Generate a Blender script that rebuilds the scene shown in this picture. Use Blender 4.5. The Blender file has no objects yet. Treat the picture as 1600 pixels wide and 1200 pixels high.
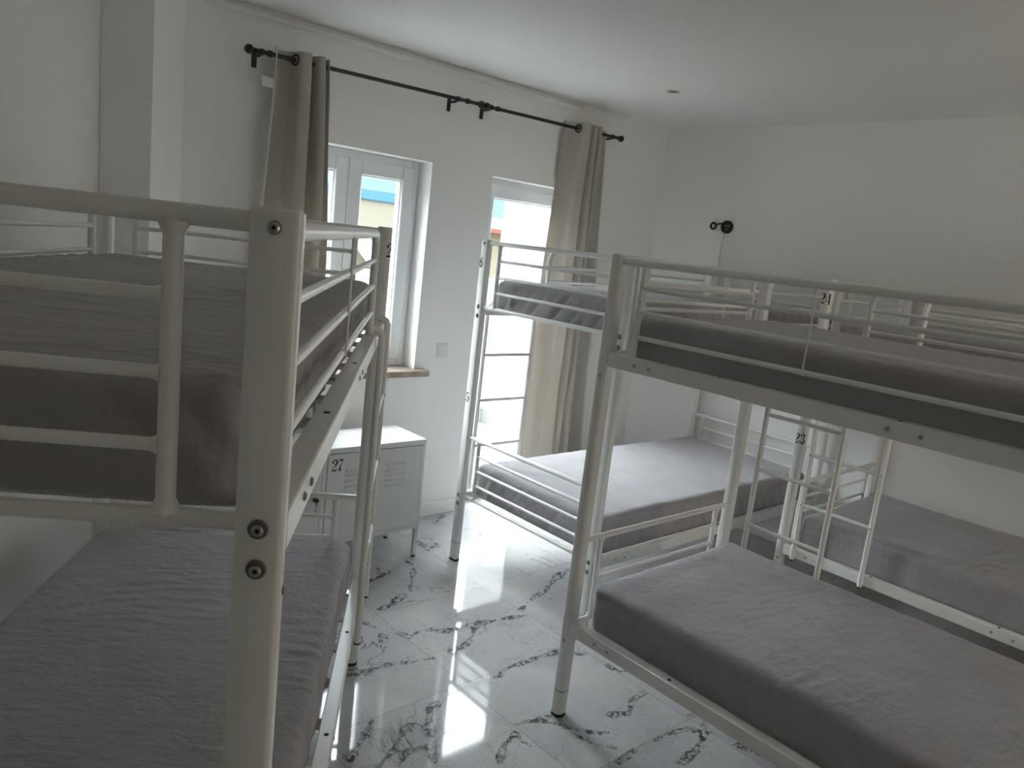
import bpy, math, random
from mathutils import Vector, Matrix, noise
random.seed(7)
SC = bpy.context.scene
COL = SC.collection

# ---------------------------------------------------------------- camera
# world: X runs along the window wall, Y towards it, Z up; metres
F, PITCH, ROLL, CH, TH = 1187.88, 0.1806, 0.1143, 1.7058, 0.7394
fw = Vector((math.sin(TH), math.cos(TH), 0)); rt = Vector((math.cos(TH), -math.sin(TH), 0)); up = Vector((0, 0, 1))
cf = fw * math.cos(PITCH) - up * math.sin(PITCH)
cu = fw * math.sin(PITCH) + up * math.cos(PITCH)
cr = rt * math.cos(ROLL) + cu * math.sin(ROLL)
cv = cu * math.cos(ROLL) - rt * math.sin(ROLL)
cam = bpy.data.cameras.new('camera'); camo = bpy.data.objects.new('camera', cam); COL.objects.link(camo)
M = Matrix((cr, cv, -cf)).transposed().to_4x4(); M.translation = (0, 0, CH)
camo.matrix_world = M
cam.sensor_width = 36.0; cam.lens = F / 1600 * 36.0; cam.clip_start = 0.05; cam.clip_end = 300
SC.camera = camo

# ---------------------------------------------------------------- light
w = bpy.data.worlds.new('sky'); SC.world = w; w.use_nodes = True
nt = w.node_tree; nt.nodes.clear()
# hazy sky: pale blue and calm at the horizon, bright haze higher up on the window side
def wn(t, **kw):
    n = nt.nodes.new(t)
    for k, v in kw.items(): setattr(n, k, v)
    return n
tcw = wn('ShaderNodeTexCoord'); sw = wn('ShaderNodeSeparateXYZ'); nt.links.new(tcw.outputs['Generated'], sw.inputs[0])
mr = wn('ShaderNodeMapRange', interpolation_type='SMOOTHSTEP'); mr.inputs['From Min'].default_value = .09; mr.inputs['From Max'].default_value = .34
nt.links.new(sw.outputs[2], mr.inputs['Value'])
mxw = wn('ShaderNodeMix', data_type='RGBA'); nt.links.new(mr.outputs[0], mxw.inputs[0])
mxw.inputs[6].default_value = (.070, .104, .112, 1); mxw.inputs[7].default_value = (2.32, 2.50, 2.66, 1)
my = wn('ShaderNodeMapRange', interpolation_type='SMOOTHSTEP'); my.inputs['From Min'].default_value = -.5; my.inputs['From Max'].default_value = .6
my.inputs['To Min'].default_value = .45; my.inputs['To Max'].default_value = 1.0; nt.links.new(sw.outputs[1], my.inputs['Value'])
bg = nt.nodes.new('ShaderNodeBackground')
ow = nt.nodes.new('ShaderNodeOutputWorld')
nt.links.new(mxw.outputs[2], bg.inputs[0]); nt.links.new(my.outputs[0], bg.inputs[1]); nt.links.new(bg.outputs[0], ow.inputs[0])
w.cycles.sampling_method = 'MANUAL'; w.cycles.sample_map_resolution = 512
sun = bpy.data.lights.new('sun', 'SUN'); sun.energy = 1.8; sun.angle = math.radians(80); sun.color = (1, .97, .93)   # veiled sun: a broad bright patch of sky
suno = bpy.data.objects.new('sun', sun); COL.objects.link(suno)
suno.rotation_euler = Vector((-0.25, 0.50, 0.83)).to_track_quat('Z', 'Y').to_euler()
# warm fill added behind the camera, standing for an unseen source at the rear
rear_fill = bpy.data.lights.new('rear_fill_lamp', 'AREA'); rear_fill.shape = 'RECTANGLE'; rear_fill.size = 0.9; rear_fill.size_y = 1.9
rear_fill.energy = 1.9; rear_fill.color = (1, .90, .74)
rear_fill_obj = bpy.data.objects.new('rear_fill_lamp', rear_fill); COL.objects.link(rear_fill_obj)
rear_fill_obj.location = (3.1, -1.95, 1.25); rear_fill_obj.rotation_euler = (math.radians(90), 0, 0)
SC.view_settings.view_transform = 'Standard'; SC.view_settings.look = 'None'
SC.view_settings.gamma = 1.0; SC.view_settings.use_curve_mapping = False
SC.view_settings.exposure = 3.45
SC.cycles.use_denoising = True
SC.cycles.max_bounces = 14; SC.cycles.diffuse_bounces = 8; SC.cycles.glossy_bounces = 6; SC.cycles.transmission_bounces = 8; SC.cycles.transparent_max_bounces = 12
SC.cycles.caustics_reflective = False; SC.cycles.caustics_refractive = False

# ---------------------------------------------------------------- materials
def mat(name, col, rough=.5, metal=0., spec=.5, coat=0.):
    m = bpy.data.materials.new(name); m.use_nodes = True
    b = m.node_tree.nodes['Principled BSDF']
    b.inputs['Base Color'].default_value = (*col, 1); b.inputs['Roughness'].default_value = rough
    b.inputs['Metallic'].default_value = metal; b.inputs['Specular IOR Level'].default_value = spec
    b.inputs['Coat Weight'].default_value = coat
    return m
def N(m, t, **kw):
    n = m.node_tree.nodes.new(t)
    for k, v in kw.items(): setattr(n, k, v)
    return n
def L(m, a, b): m.node_tree.links.new(a, b)
def bump_noise(m, scale, dist, detail=4, stretch=(1, 1, 1), strength=1., rotz=0):
    tc = N(m, 'ShaderNodeTexCoord'); mp = N(m, 'ShaderNodeMapping'); mp.inputs['Scale'].default_value = stretch
    mp.inputs['Rotation'].default_value = (0, 0, rotz)
    no = N(m, 'ShaderNodeTexNoise'); no.inputs['Scale'].default_value = scale; no.inputs['Detail'].default_value = detail
    bu = N(m, 'ShaderNodeBump'); bu.inputs['Distance'].default_value = dist; bu.inputs['Strength'].default_value = strength
    L(m, tc.outputs['Object'], mp.inputs[0]); L(m, mp.outputs[0], no.inputs['Vector'])
    L(m, no.outputs[0], bu.inputs['Height']); L(m, bu.outputs[0], m.node_tree.nodes['Principled BSDF'].inputs['Normal'])
    return no, bu, mp
def vary(m, c1, c2, scale, detail=3):
    tc = N(m, 'ShaderNodeTexCoord'); no = N(m, 'ShaderNodeTexNoise'); no.inputs['Scale'].default_value = scale; no.inputs['Detail'].default_value = detail
    cr_ = N(m, 'ShaderNodeValToRGB'); cr_.color_ramp.elements[0].position = .3; cr_.color_ramp.elements[1].position = .7
    cr_.color_ramp.elements[0].color = (*c1, 1); cr_.color_ramp.elements[1].color = (*c2, 1)
    L(m, tc.outputs['Object'], no.inputs['Vector']); L(m, no.outputs[0], cr_.inputs[0])
    L(m, cr_.outputs[0], m.node_tree.nodes['Principled BSDF'].inputs['Base Color'])

M_WALL = mat('white_wall_paint', (.86, .855, .84), .65, spec=.3); bump_noise(M_WALL, 9, .002, 5)
M_CEIL = mat('white_ceiling_paint', (.87, .87, .86), .7, spec=.2); bump_noise(M_CEIL, 6, .001, 3)
M_COVE = mat('white_cornice', (.82, .81, .79), .6)
M_METAL = mat('white_powder_coat', (.82, .825, .805), .30, spec=.5); bump_noise(M_METAL, 60, .0002, 2)
M_LOCK = mat('white_locker_steel', (.74, .76, .76), .35); bump_noise(M_LOCK, 40, .0001, 2)
M_BLACK = mat('black_metal', (.012, .012, .013), .35)
M_PLAST = mat('black_plastic', (.02, .02, .02), .5)
M_INK = mat('black_ink', (.008, .008, .008), .6)
M_STEEL = mat('steel_bolt', (.45, .44, .42), .3, metal=.9)
M_WASH = mat('grey_plastic_washer', (.16, .16, .15), .5)
M_DARK = mat('dark_gap', (.01, .01, .01), .8)
M_PVC = mat('white_pvc', (.78, .80, .82), .25)
M_SWITCH = mat('white_switch_plastic', (.76, .76, .76), .35)
M_CHROME = mat('chrome', (.7, .7, .7), .15, metal=1.)
M_TAG = mat('white_cloth_tag', (.7, .7, .68), .8)
M_EXTW = mat('white_render_wall', (.34, .34, .335), .85); bump_noise(M_EXTW, 30, .003)
M_CREAM = mat('cream_render', (.17, .15, .105), .85); bump_noise(M_CREAM, 20, .003)
M_BLUE = mat('blue_paint', (.07, .27, .50), .7); vary(M_BLUE, (.028, .10, .17), (.034, .115, .19), 4)
M_RED = mat('red_roof_tile', (.50, .16, .10), .8); vary(M_RED, (.14, .035, .022), (.18, .055, .035), 9)
M_PANE = mat('dark_window_glass', (.10, .13, .16), .1)
M_STREET = mat('street_paving', (.35, .34, .32), .9); vary(M_STREET, (.30, .29, .28), (.42, .41, .38), 1.5)
M_TERR = mat('terrace_tile', (.60, .60, .58), .5)
M_BLUEC = mat('pale_blue_awning_cloth', (.25, .42, .62), .8)
M_GREEN = mat('leaf_green', (.05, .10, .04), .7)

def glass():
    m = bpy.data.materials.new('window_glass'); m.use_nodes = True; t = m.node_tree; t.nodes.clear()
    o = t.nodes.new('ShaderNodeOutputMaterial'); mx = t.nodes.new('ShaderNodeMixShader')
    tr = t.nodes.new('ShaderNodeBsdfTransparent'); gl = t.nodes.new('ShaderNodeBsdfGlossy'); fr = t.nodes.new('ShaderNodeFresnel')
    gl.inputs['Roughness'].default_value = .02; tr.inputs[0].default_value = (.93, .95, .95, 1); fr.inputs[0].default_value = 1.45
    geo = t.nodes.new('ShaderNodeNewGeometry'); mu = t.nodes.new('ShaderNodeMath'); mu.operation = 'MULTIPLY_ADD'; mu.inputs[1].default_value = -1; mu.inputs[2].default_value = 1
    m3 = t.nodes.new('ShaderNodeMath'); m3.operation = 'MULTIPLY'; t.links.new(geo.outputs['Backfacing'], mu.inputs[0]); t.links.new(mu.outputs[0], m3.inputs[0]); t.links.new(fr.outputs[0], m3.inputs[1]); t.links.new(m3.outputs[0], mx.inputs[0]); t.links.new(tr.outputs[0], mx.inputs[1]); t.links.new(gl.outputs[0], mx.inputs[2]); t.links.new(mx.outputs[0], o.inputs[0])
    return m
M_GLASS = glass()

def sheet_mat(name, layers):
    m = mat(name, (.41, .40, .415), .85, spec=.2)
    b = m.node_tree.nodes['Principled BSDF']; b.inputs['Sheen Weight'].default_value = .25; b.inputs['Sheen Roughness'].default_value = .5
    vary(m, (.345, .333, .350), (.40, .384, .405), 6, 4)
    tc = N(m, 'ShaderNodeTexCoord')
    hs = None
    for sc, st, rz, amp in layers:
        mp = N(m, 'ShaderNodeMapping'); mp.inputs['Scale'].default_value = st; mp.inputs['Rotation'].default_value = (0, 0, rz)
        no = N(m, 'ShaderNodeTexNoise'); no.inputs['Scale'].default_value = sc; no.inputs['Detail'].default_value = 3; no.inputs['Distortion'].default_value = .6
        L(m, tc.outputs['Object'], mp.inputs[0]); L(m, mp.outputs[0], no.inputs['Vector'])
        mu = N(m, 'ShaderNodeMath', operation='MULTIPLY'); mu.inputs[1].default_value = amp; L(m, no.outputs[0], mu.inputs[0])
        if 20 < sc < 200:                              # creases come and go over the sheet
            mk = N(m, 'ShaderNodeTexNoise'); mk.inputs['Scale'].default_value = 3.5; L(m, tc.outputs['Object'], mk.inputs['Vector'])
            rm = N(m, 'ShaderNodeMapRange'); rm.inputs['From Min'].default_value = .42; rm.inputs['From Max'].default_value = .62; L(m, mk.outputs[0], rm.inputs[0])
            m2 = N(m, 'ShaderNodeMath', operation='MULTIPLY'); L(m, mu.outputs[0], m2.inputs[0]); L(m, rm.outputs[0], m2.inputs[1]); mu = m2
        if hs is None: hs = mu.outputs[0]
        else:
            ad = N(m, 'ShaderNodeMath', operation='ADD'); L(m, hs, ad.inputs[0]); L(m, mu.outputs[0], ad.inputs[1]); hs = ad.outputs[0]
    bu = N(m, 'ShaderNodeBump'); bu.inputs['Distance'].default_value = 1.0; bu.inputs['Strength'].default_value = 1.0
    L(m, hs, bu.inputs['Height']); L(m, bu.outputs[0], b.inputs['Normal'])
    return m
M_SHEET = sheet_mat('grey_bedsheet', ((7, (1.6, .8, 1), .5, .0045), (20, (2.0, .8, 1), -.5, .0046), (46, (1.7, .8, 1), .25, .0020), (30, (1, 1, .12), .1, .0035), (260, (1, 1, 1), 0, .00015)))
M_SHEET_PLEAT = sheet_mat('creased_grey_bedsheet', ((8, (4.5, .7, 1), .25, .0085), (24, (2.8, .6, 1), .12, .0030), (60, (1.6, .8, 1), .3, .0008), (33, (1, 1, .10), 0, .0050), (260, (1, 1, 1), 0, .00015)))

def curtain_mat():
    m = mat('beige_grey_curtain', (.56, .535, .49), .9, spec=.15)
    t = m.node_tree; b = t.nodes['Principled BSDF']; o = t.nodes['Material Output']
    tl = t.nodes.new('ShaderNodeBsdfTranslucent'); tl.inputs[0].default_value = (.55, .50, .43, 1)
    mx = t.nodes.new('ShaderNodeMixShader'); mx.inputs[0].default_value = .22
    t.links.new(b.outputs[0], mx.inputs[1]); t.links.new(tl.outputs[0], mx.inputs[2]); t.links.new(mx.outputs[0], o.inputs[0])
    bump_noise(m, 400, .0003, 2)
    return m
M_CURT = curtain_mat()

def sill_mat():
    m = mat('brown_marble_sill', (.4, .3, .22), .25); vary(m, (.22, .17, .13), (.40, .34, .28), 14, 6); return m
M_SILL = sill_mat()

TX0, TXS, TY0, TYS = 1.788, .61, 2.045, .636      # floor tile lattice
def floor_mat():
    m = mat('polished_marble_tile', (.7, .7, .7), .06, spec=.6)
    b = m.node_tree.nodes['Principled BSDF']
    geo = N(m, 'ShaderNodeNewGeometry'); sep = N(m, 'ShaderNodeSeparateXYZ'); L(m, geo.outputs['Position'], sep.inputs[0])
    def math_(op, a, b_=None, clamp=False):
        n = N(m, 'ShaderNodeMath', operation=op); n.use_clamp = clamp
        for i, v in enumerate((a, b_)):
            if v is None: continue
            if isinstance(v, (int, float)): n.inputs[i].default_value = v
            else: L(m, v, n.inputs[i])
        return n.outputs[0]
    def frac(o, x0, s): return math_('FRACT', math_('DIVIDE', math_('SUBTRACT', o, x0), s))
    def edge(o, x0, s):
        f = frac(o, x0 - 50 * s, s); e = math_('MINIMUM', f, math_('SUBTRACT', 1., f)); return math_('MULTIPLY', e, s)
    d = math_('MINIMUM', edge(sep.outputs[0], TX0, TXS), edge(sep.outputs[1], TY0, TYS))
    grout = math_('LESS_THAN', d, .0013)
    # cell number shifts the pattern tile by tile
    cx = math_('FLOOR', math_('DIVIDE', math_('SUBTRACT', sep.outputs[0], TX0 - 50 * TXS), TXS))
    cy = math_('FLOOR', math_('DIVIDE', math_('SUBTRACT', sep.outputs[1], TY0 - 50 * TYS), TYS))
    seed = math_('ADD', math_('MULTIPLY', cx, 3.71), math_('MULTIPLY', cy, 7.13))
    comb = N(m, 'ShaderNodeCombineXYZ'); L(m, sep.outputs[0], comb.inputs[0]); L(m, sep.outputs[1], comb.inputs[1]); L(m, seed, comb.inputs[2])
    P = comb.outputs[0]
    def noise_(scale, det, dist=0., vec=P, rough=.5):
        n = N(m, 'ShaderNodeTexNoise'); n.inputs['Scale'].default_value = scale; n.inputs['Detail'].default_value = det
        n.inputs['Distortion'].default_value = dist; n.inputs['Roughness'].default_value = rough; L(m, vec, n.inputs['Vector']); return n.outputs[0]
    def band(v, wd): # thin line where noise crosses .5
        a = math_('ABSOLUTE', math_('SUBTRACT', v, .5)); return math_('SUBTRACT', 1., math_('DIVIDE', a, wd), True)
    mask = math_('MULTIPLY', math_('SUBTRACT', noise_(1.6, 2), .53, False), 9., True)
    fine = math_('MULTIPLY', band(noise_(2.3, 5, .9, rough=.6), .007), mask)
    mask2 = math_('MULTIPLY', math_('SUBTRACT', noise_(2.4, 2, vec=geo.outputs['Position']), .5), 8., True)
    fine2 = math_('MULTIPLY', math_('MULTIPLY', band(noise_(4.5, 6, .5, rough=.65), .006), mask2), .6)
    # the main veins follow stored distances, frayed by noise
    at = N(m, 'ShaderNodeAttribute'); at.attribute_name = 'vein'
    gp = geo.outputs['Position']
    warp = math_('ADD', math_('MULTIPLY', math_('SUBTRACT', noise_(11, 3, .3, gp), .5), .050), math_('MULTIPLY', math_('SUBTRACT', noise_(55, 4, .5, gp, .7), .5), .030))
    dw = math_('ADD', at.outputs['Fac'], warp)
    wv = math_('ADD', math_('MULTIPLY', math_('SUBTRACT', noise_(6, 2, 0, gp), .35), .060), .007)
    rib = math_('DIVIDE', math_('SUBTRACT', wv, dw), .006, True)
    pat = math_('MULTIPLY', math_('SUBTRACT', noise_(34, 5, .9, gp, .68), .45), 9., True)
    edge_ = math_('SUBTRACT', 1., math_('DIVIDE', math_('ABSOLUTE', math_('SUBTRACT', dw, math_('MULTIPLY', wv, .55))), .0030), True)
    near = math_('DIVIDE', math_('SUBTRACT', .045, at.outputs['Fac']), .02, True)
    wisp = math_('MULTIPLY', band(noise_(16, 5, .8, gp, .65), .012), math_('DIVIDE', math_('SUBTRACT', .11, at.outputs['Fac']), .07, True))
    v = math_('MAXIMUM', math_('MAXIMUM', fine, fine2), math_('MAXIMUM', math_('MULTIPLY', wisp, .55), math_('MULTIPLY', near, math_('MAXIMUM', math_('MULTIPLY', rib, pat), math_('MULTIPLY', edge_, .85)))))
    cloud = noise_(2.2, 5, .6, vec=P)
    rc = N(m, 'ShaderNodeValToRGB'); rc.color_ramp.elements[0].position = .32; rc.color_ramp.elements[1].position = .6
    rc.color_ramp.elements[0].color = (.47, .475, .49, 1); rc.color_ramp.elements[1].color = (.61, .61, .615, 1)
    L(m, cloud, rc.inputs[0])
    mx = N(m, 'ShaderNodeMix'); mx.data_type = 'RGBA'; L(m, math_('MULTIPLY', v, .93), mx.inputs[0]); L(m, rc.outputs[0], mx.inputs[6]); mx.inputs[7].default_value = (.055, .05, .06, 1)
    m2 = N(m, 'ShaderNodeMix'); m2.data_type = 'RGBA'; L(m, grout, m2.inputs[0]); L(m, mx.outputs[2], m2.inputs[6]); m2.inputs[7].default_value = (.30, .30, .30, 1)
    L(m, m2.outputs[2], b.inputs['Base Color'])
    return m
M_FLOOR = floor_mat()

# ---------------------------------------------------------------- mesh helpers
class MB:
    def __init__(s): s.v = []; s.f = []
    def add(s, vs, fs):
        o = len(s.v); s.v += [tuple(p) for p in vs]; s.f += [tuple(i + o for i in f) for f in fs]; return s
    def box(s, x0, y0, z0, x1, y1, z1):
        return s.add([(x, y, z) for z in (z0, z1) for y in (y0, y1) for x in (x0, x1)],
                     [(0, 2, 3, 1), (4, 5, 7, 6), (0, 1, 5, 4), (2, 6, 7, 3), (0, 4, 6, 2), (1, 3, 7, 5)])
    def bbox(s, x0, y0, z0, x1, y1, z1, b=.004):       # bevelled box: three crossing slabs hulled
        X, Y, Z = (x0, x1), (y0, y1), (z0, z1); vs = []; idx = {}
        for i in (0, 1):
            for j in (0, 1):
                for k in (0, 1):
                    sx, sy, sz = (1 - 2 * i) * b, (1 - 2 * j) * b, (1 - 2 * k) * b
                    for a, (dx, dy, dz) in enumerate(((0, sy, sz), (sx, 0, sz), (sx, sy, 0))):
                        idx[i, j, k, a] = len(vs); vs.append((X[i] + dx, Y[j] + dy, Z[k] + dz))
        q = lambda *t: tuple(idx[c] for c in t)
        fs = []
        for i in (0, 1):
            o = [(i, 0, 0, 0), (i, 1, 0, 0), (i, 1, 1, 0), (i, 0, 1, 0)]; fs.append(q(*(o if i else o[::-1])))
            o = [(0, i, 0, 1), (0, i, 1, 1), (1, i, 1, 1), (1, i, 0, 1)]; fs.append(q(*(o if i else o[::-1])))
            o = [(0, 0, i, 2), (1, 0, i, 2), (1, 1, i, 2), (0, 1, i, 2)]; fs.append(q(*(o if i else o[::-1])))
        for i in (0, 1):
            for j in (0, 1):
                fs.append(q((i, j, 0, 0), (i, j, 1, 0), (i, j, 1, 1), (i, j, 0, 1)))
                fs.append(q((i, 0, j, 0), (i, 1, j, 0), (i, 1, j, 2), (i, 0, j, 2)))
                fs.append(q((0, i, j, 1), (1, i, j, 1), (1, i, j, 2), (0, i, j, 2)))
        for i in (0, 1):
            for j in (0, 1):
                for k in (0, 1): fs.append(q((i, j, k, 0), (i, j, k, 1), (i, j, k, 2)))
        return s.add(vs, fs)
    def tube(s, path, r, n=14, cap=True):
        P = [Vector(p) for p in path]; rings = []
        t0 = (P[1] - P[0]).normalized(); ref = Vector((0, 0, 1)) if abs(t0.z) < .9 else Vector((1, 0, 0))
        a = t0.cross(ref).normalized()
        vs = []
        for i, p in enumerate(P):
            if i == 0: t = P[1] - P[0]
            elif i == len(P) - 1: t = P[-1] - P[-2]
            else: t = (P[i + 1] - P[i]).normalized() + (P[i] - P[i - 1]).normalized()
            t.normalize(); a = (a - t * a.dot(t)).normalized(); b = t.cross(a)
            rr = r[i] if isinstance(r, (list, tuple)) else r
            for k in range(n):
                an = 2 * math.pi * k / n; vs.append(p + (a * math.cos(an) + b * math.sin(an)) * rr)
        fs = [(i * n + k, i * n + (k + 1) % n, (i + 1) * n + (k + 1) % n, (i + 1) * n + k) for i in range(len(P) - 1) for k in range(n)]
        if cap: fs += [tuple(range(n - 1, -1, -1)), tuple((len(P) - 1) * n + k for k in range(n))]
        return s.add(vs, fs)
    def prism(s, prof, z0, z1, tr=None):
        n = len(prof); vs = [(x, y, z0) for x, y in prof] + [(x, y, z1) for x, y in prof]
        if tr: vs = [tr(Vector(p)) for p in vs]
        return s.add(vs, [(k, (k + 1) % n, n + (k + 1) % n, n + k) for k in range(n)] + [tuple(range(n - 1, -1, -1)), tuple(range(n, 2 * n))])
    def lathe(s, c, axis, prof, n=20):                 # prof: (distance along axis, radius)
        ax = Vector(axis).normalized(); ref = Vector((0, 0, 1)) if abs(ax.z) < .9 else Vector((1, 0, 0))
        a = ax.cross(ref).normalized(); b = ax.cross(a); c = Vector(c); vs = []
        for h, r in prof:
            for k in range(n):
                an = 2 * math.pi * k / n; vs.append(c + ax * h + (a * math.cos(an) + b * math.sin(an)) * max(r, 1e-5))
        m = len(prof); fs = [(i * n + k, i * n + (k + 1) % n, (i + 1) * n + (k + 1) % n, (i + 1) * n + k) for i in range(m - 1) for k in range(n)]
        fs += [tuple(range(n - 1, -1, -1)), tuple((m - 1) * n + k for k in range(n))]
        return s.add(vs, fs)
    def build(s, name, material, parent=None, angle=35, fix=True):
        me = bpy.data.meshes.new(name); me.from_pydata(s.v, [], s.f)
        if fix:
            import bmesh
            bm = bmesh.new(); bm.from_mesh(me); bmesh.ops.recalc_face_normals(bm, faces=bm.faces[:]); bm.to_mesh(me); bm.free()
        me.update(); me.materials.append(material)
        if angle: me.shade_smooth(); me.set_sharp_from_angle(angle=math.radians(angle))
        o = bpy.data.objects.new(name, me); COL.objects.link(o)
        if parent: o.parent = parent
        return o
def tag(o, label=None, cat=None, group=None, kind=None):
    for k, v in (('label', label), ('category', cat), ('group', group), ('kind', kind)):
        if v: o[k] = v
    return o
def empty(name, loc, rz=0.):
    o = bpy.data.objects.new(name, None); COL.objects.link(o); o.location = loc; o.rotation_euler = (0, 0, rz); o.empty_display_size = .1; return o
def kids(o): return [c for c in bpy.data.objects if c.parent == o]
def copy_tree(o, parent=None):
    c = o.copy(); COL.objects.link(c); c.parent = parent
    for ch in kids(o): copy_tree(ch, c)
    return c
def struct(mb, name, m, angle=30): return tag(mb.build(name, m, None, angle), kind='structure')

# ---------------------------------------------------------------- room shell
WY, BX, SY, CZ = 3.616, 4.53, -1.75, 2.63
WT = .24
e_ = Vector((math.cos(.609), -math.sin(.609), 0)); d_ = Vector((math.sin(.609), math.cos(.609), 0))   # across / along the angled left wall
WX0, WX1, WZ0, WZ1 = 1.60, 2.515, .93, 2.10           # window opening
DX0, DX1, DZ1 = 2.954, 3.72, 2.09                      # door opening

# floor with the distances to the main veins
VEINS = []
def vpx(x0, y0, sc, pts):
    out = []
    for x, y in pts:
        X = x0 + x / sc - 800; Y = y0 + y / sc - 600
        a = X * math.cos(ROLL) + Y * math.sin(ROLL); b = -X * math.sin(ROLL) + Y * math.cos(ROLL)
        d = rt * (a / F) + cf + cu * (-b / F); k = -CH / d.z
        out.append((d.x * k, d.y * k))
    VEINS.append(out)
for p in ([(330,640),(370,655),(430,625),(540,628),(620,605),(700,590),(850,565)], [(640,600),(635,650),(600,690),(550,715)],
          [(830,545),(870,505),(940,465),(980,410),(1040,370)], [(75,825),(170,800),(220,785),(290,770),(400,755),(470,745)],
          [(730,820),(800,775),(870,750),(950,730),(1000,715),(1100,725)], [(810,1020),(880,1005),(960,1000),(1030,1030),(1120,1050),(1200,1055)],
          [(750,1180),(765,1110),(810,1060),(850,1095),(880,1110)], [(480,1170),(470,1090),(450,1050),(460,960),(500,930)],
          [(250,1190),(310,1120),(345,1040),(380,1020)], [(330,1190),(350,1140),(440,1105),(480,1160)], [(80,1130),(130,1160),(180,1080),(215,1000)],
          [(350,330),(390,360),(380,430),(370,460)], [(410,260),(450,290),(490,270)], [(180,440),(240,405),(290,380)], [(480,180),(510,150)],
          [(250,540),(310,510),(340,480)], [(230,350),(250,390)]): vpx(500, 750, 2.667, p)
for p in ([(0,340),(60,370),(140,385)], [(150,440),(210,390),(300,345),(400,315),(470,325),(440,370),(380,440)], [(120,265),(190,260),(205,215),(240,185)],
          [(580,375),(640,400),(690,420)], [(110,90),(150,110),(190,108)], [(400,270),(440,262),(480,285)]): vpx(900, 1000, 2.2857, p)
def vein_d(x, y):
    best = .2
    for pl in VEINS:
        for (ax, ay), (bx, by) in zip(pl, pl[1:]):
            dx, dy = bx - ax, by - ay; t = max(0, min(1, ((x - ax) * dx + (y - ay) * dy) / (dx * dx + dy * dy + 1e-9)))
            q = math.hypot(x - ax - t * dx, y - ay - t * dy)
            if q < best: best = q
    return best
gx = [-3.2, -1, 0, .8] + [.9 + i * .0125 for i in range(168)] + [3.2, 3.6, 4.0, 4.8]
gy = [-2.2, -1, 0, .6] + [.7 + i * .0125 for i in range(232)] + [3.7, 3.9]
mb = MB(); nx = len(gx)
mb.add([(x, y, 0) for y in gy for x in gx], [(j * nx + i, j * nx + i + 1, (j + 1) * nx + i + 1, (j + 1) * nx + i) for j in range(len(gy) - 1) for i in range(nx - 1)])
o = len(mb.v); x0, x1, y0, y1 = gx[0], gx[-1], gy[0], gy[-1]
mb.add([(x0, y0, -.2), (x1, y0, -.2), (x1, y1, -.2), (x0, y1, -.2)], [(3, 2, 1, 0)])
fl = mb.build('floor', M_FLOOR, None, 0, fix=False); tag(fl, kind='structure')
at = fl.data.attributes.new('vein', 'FLOAT', 'POINT')
at.data.foreach_set('value', [vein_d(v[0], v[1]) if (.9 < v[0] < 3.1 and .6 < v[1] < 3.7) else .2 for v in mb.v])

b = MB(); b.box(-3.4, -2.3, CZ, 5.0, WY + WT, CZ + .2); struct(b, 'ceiling', M_CEIL)
b = MB()
y0, y1 = WY, WY + WT
for x0, z0, x1, z1 in ((.6, -.3, WX0, CZ), (WX0, -.3, WX1, WZ0), (WX0, WZ1, WX1, CZ), (WX1, -.3, DX0, CZ), (DX0, DZ1, DX1, CZ), (DX1, -.3, 5.0, CZ)):
    b.box(x0, y0, z0, x1, y1, z1)
struct(b, 'wall_window', M_WALL, 0)
b = MB(); b.box(BX, -2.3, -.2, BX + .25, WY, CZ); struct(b, 'wall_right', M_WALL)
b = MB()
b.box(-3.2, SY - .2, 0, 2.6, SY, CZ); b.box(3.6, SY - .2, 0, BX, SY, CZ); b.box(2.6, SY - .2, 2.2, 3.6, SY, CZ)
struct(b, 'wall_rear', M_WALL, 0)
def A2(s_, l_): p = e_ * s_ + d_ * l_; return (p.x, p.y)
SL = -1.30
b = MB(); b.prism([A2(SL, -3.1), A2(SL, 3.9), A2(SL - .25, 3.9), A2(SL - .25, -3.1)], 0, CZ); struct(b, 'wall_left', M_WALL)
# boxed column in the corner
pr = A2(SL + .194, 3.257)
b = MB(); b.prism([A2(SL + .002, 3.257), A2(SL + .194, 3.257), A2(SL + .194, 3.72), A2(SL + .002, 3.9)], 0, CZ); struct(b, 'trim_1', M_WALL)
# coving along the window wall
b = MB(); b.prism([(0, 0), (-.045, 0), (-.045, .012), (-.012, .045), (0, .045)], 0, 2.42, lambda p: Vector((1.18 + p.z, WY + p.x, CZ - .045 + p.y)))
struct(b, 'trim_2', M_COVE)
# baseboards: low tiled skirting
def bb(name, x0, y0, x1, y1):
    b = MB(); b.bbox(x0, y0, 0, x1, y1, .085, .003); return struct(b, name, M_WALL)
bb('baseboard_window_left', 1.19, WY - .014, DX0, WY); bb('baseboard_window_right', DX1, WY - .014, BX, WY); bb('baseboard_right', BX - .014, SY, BX, WY - .014)
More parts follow.
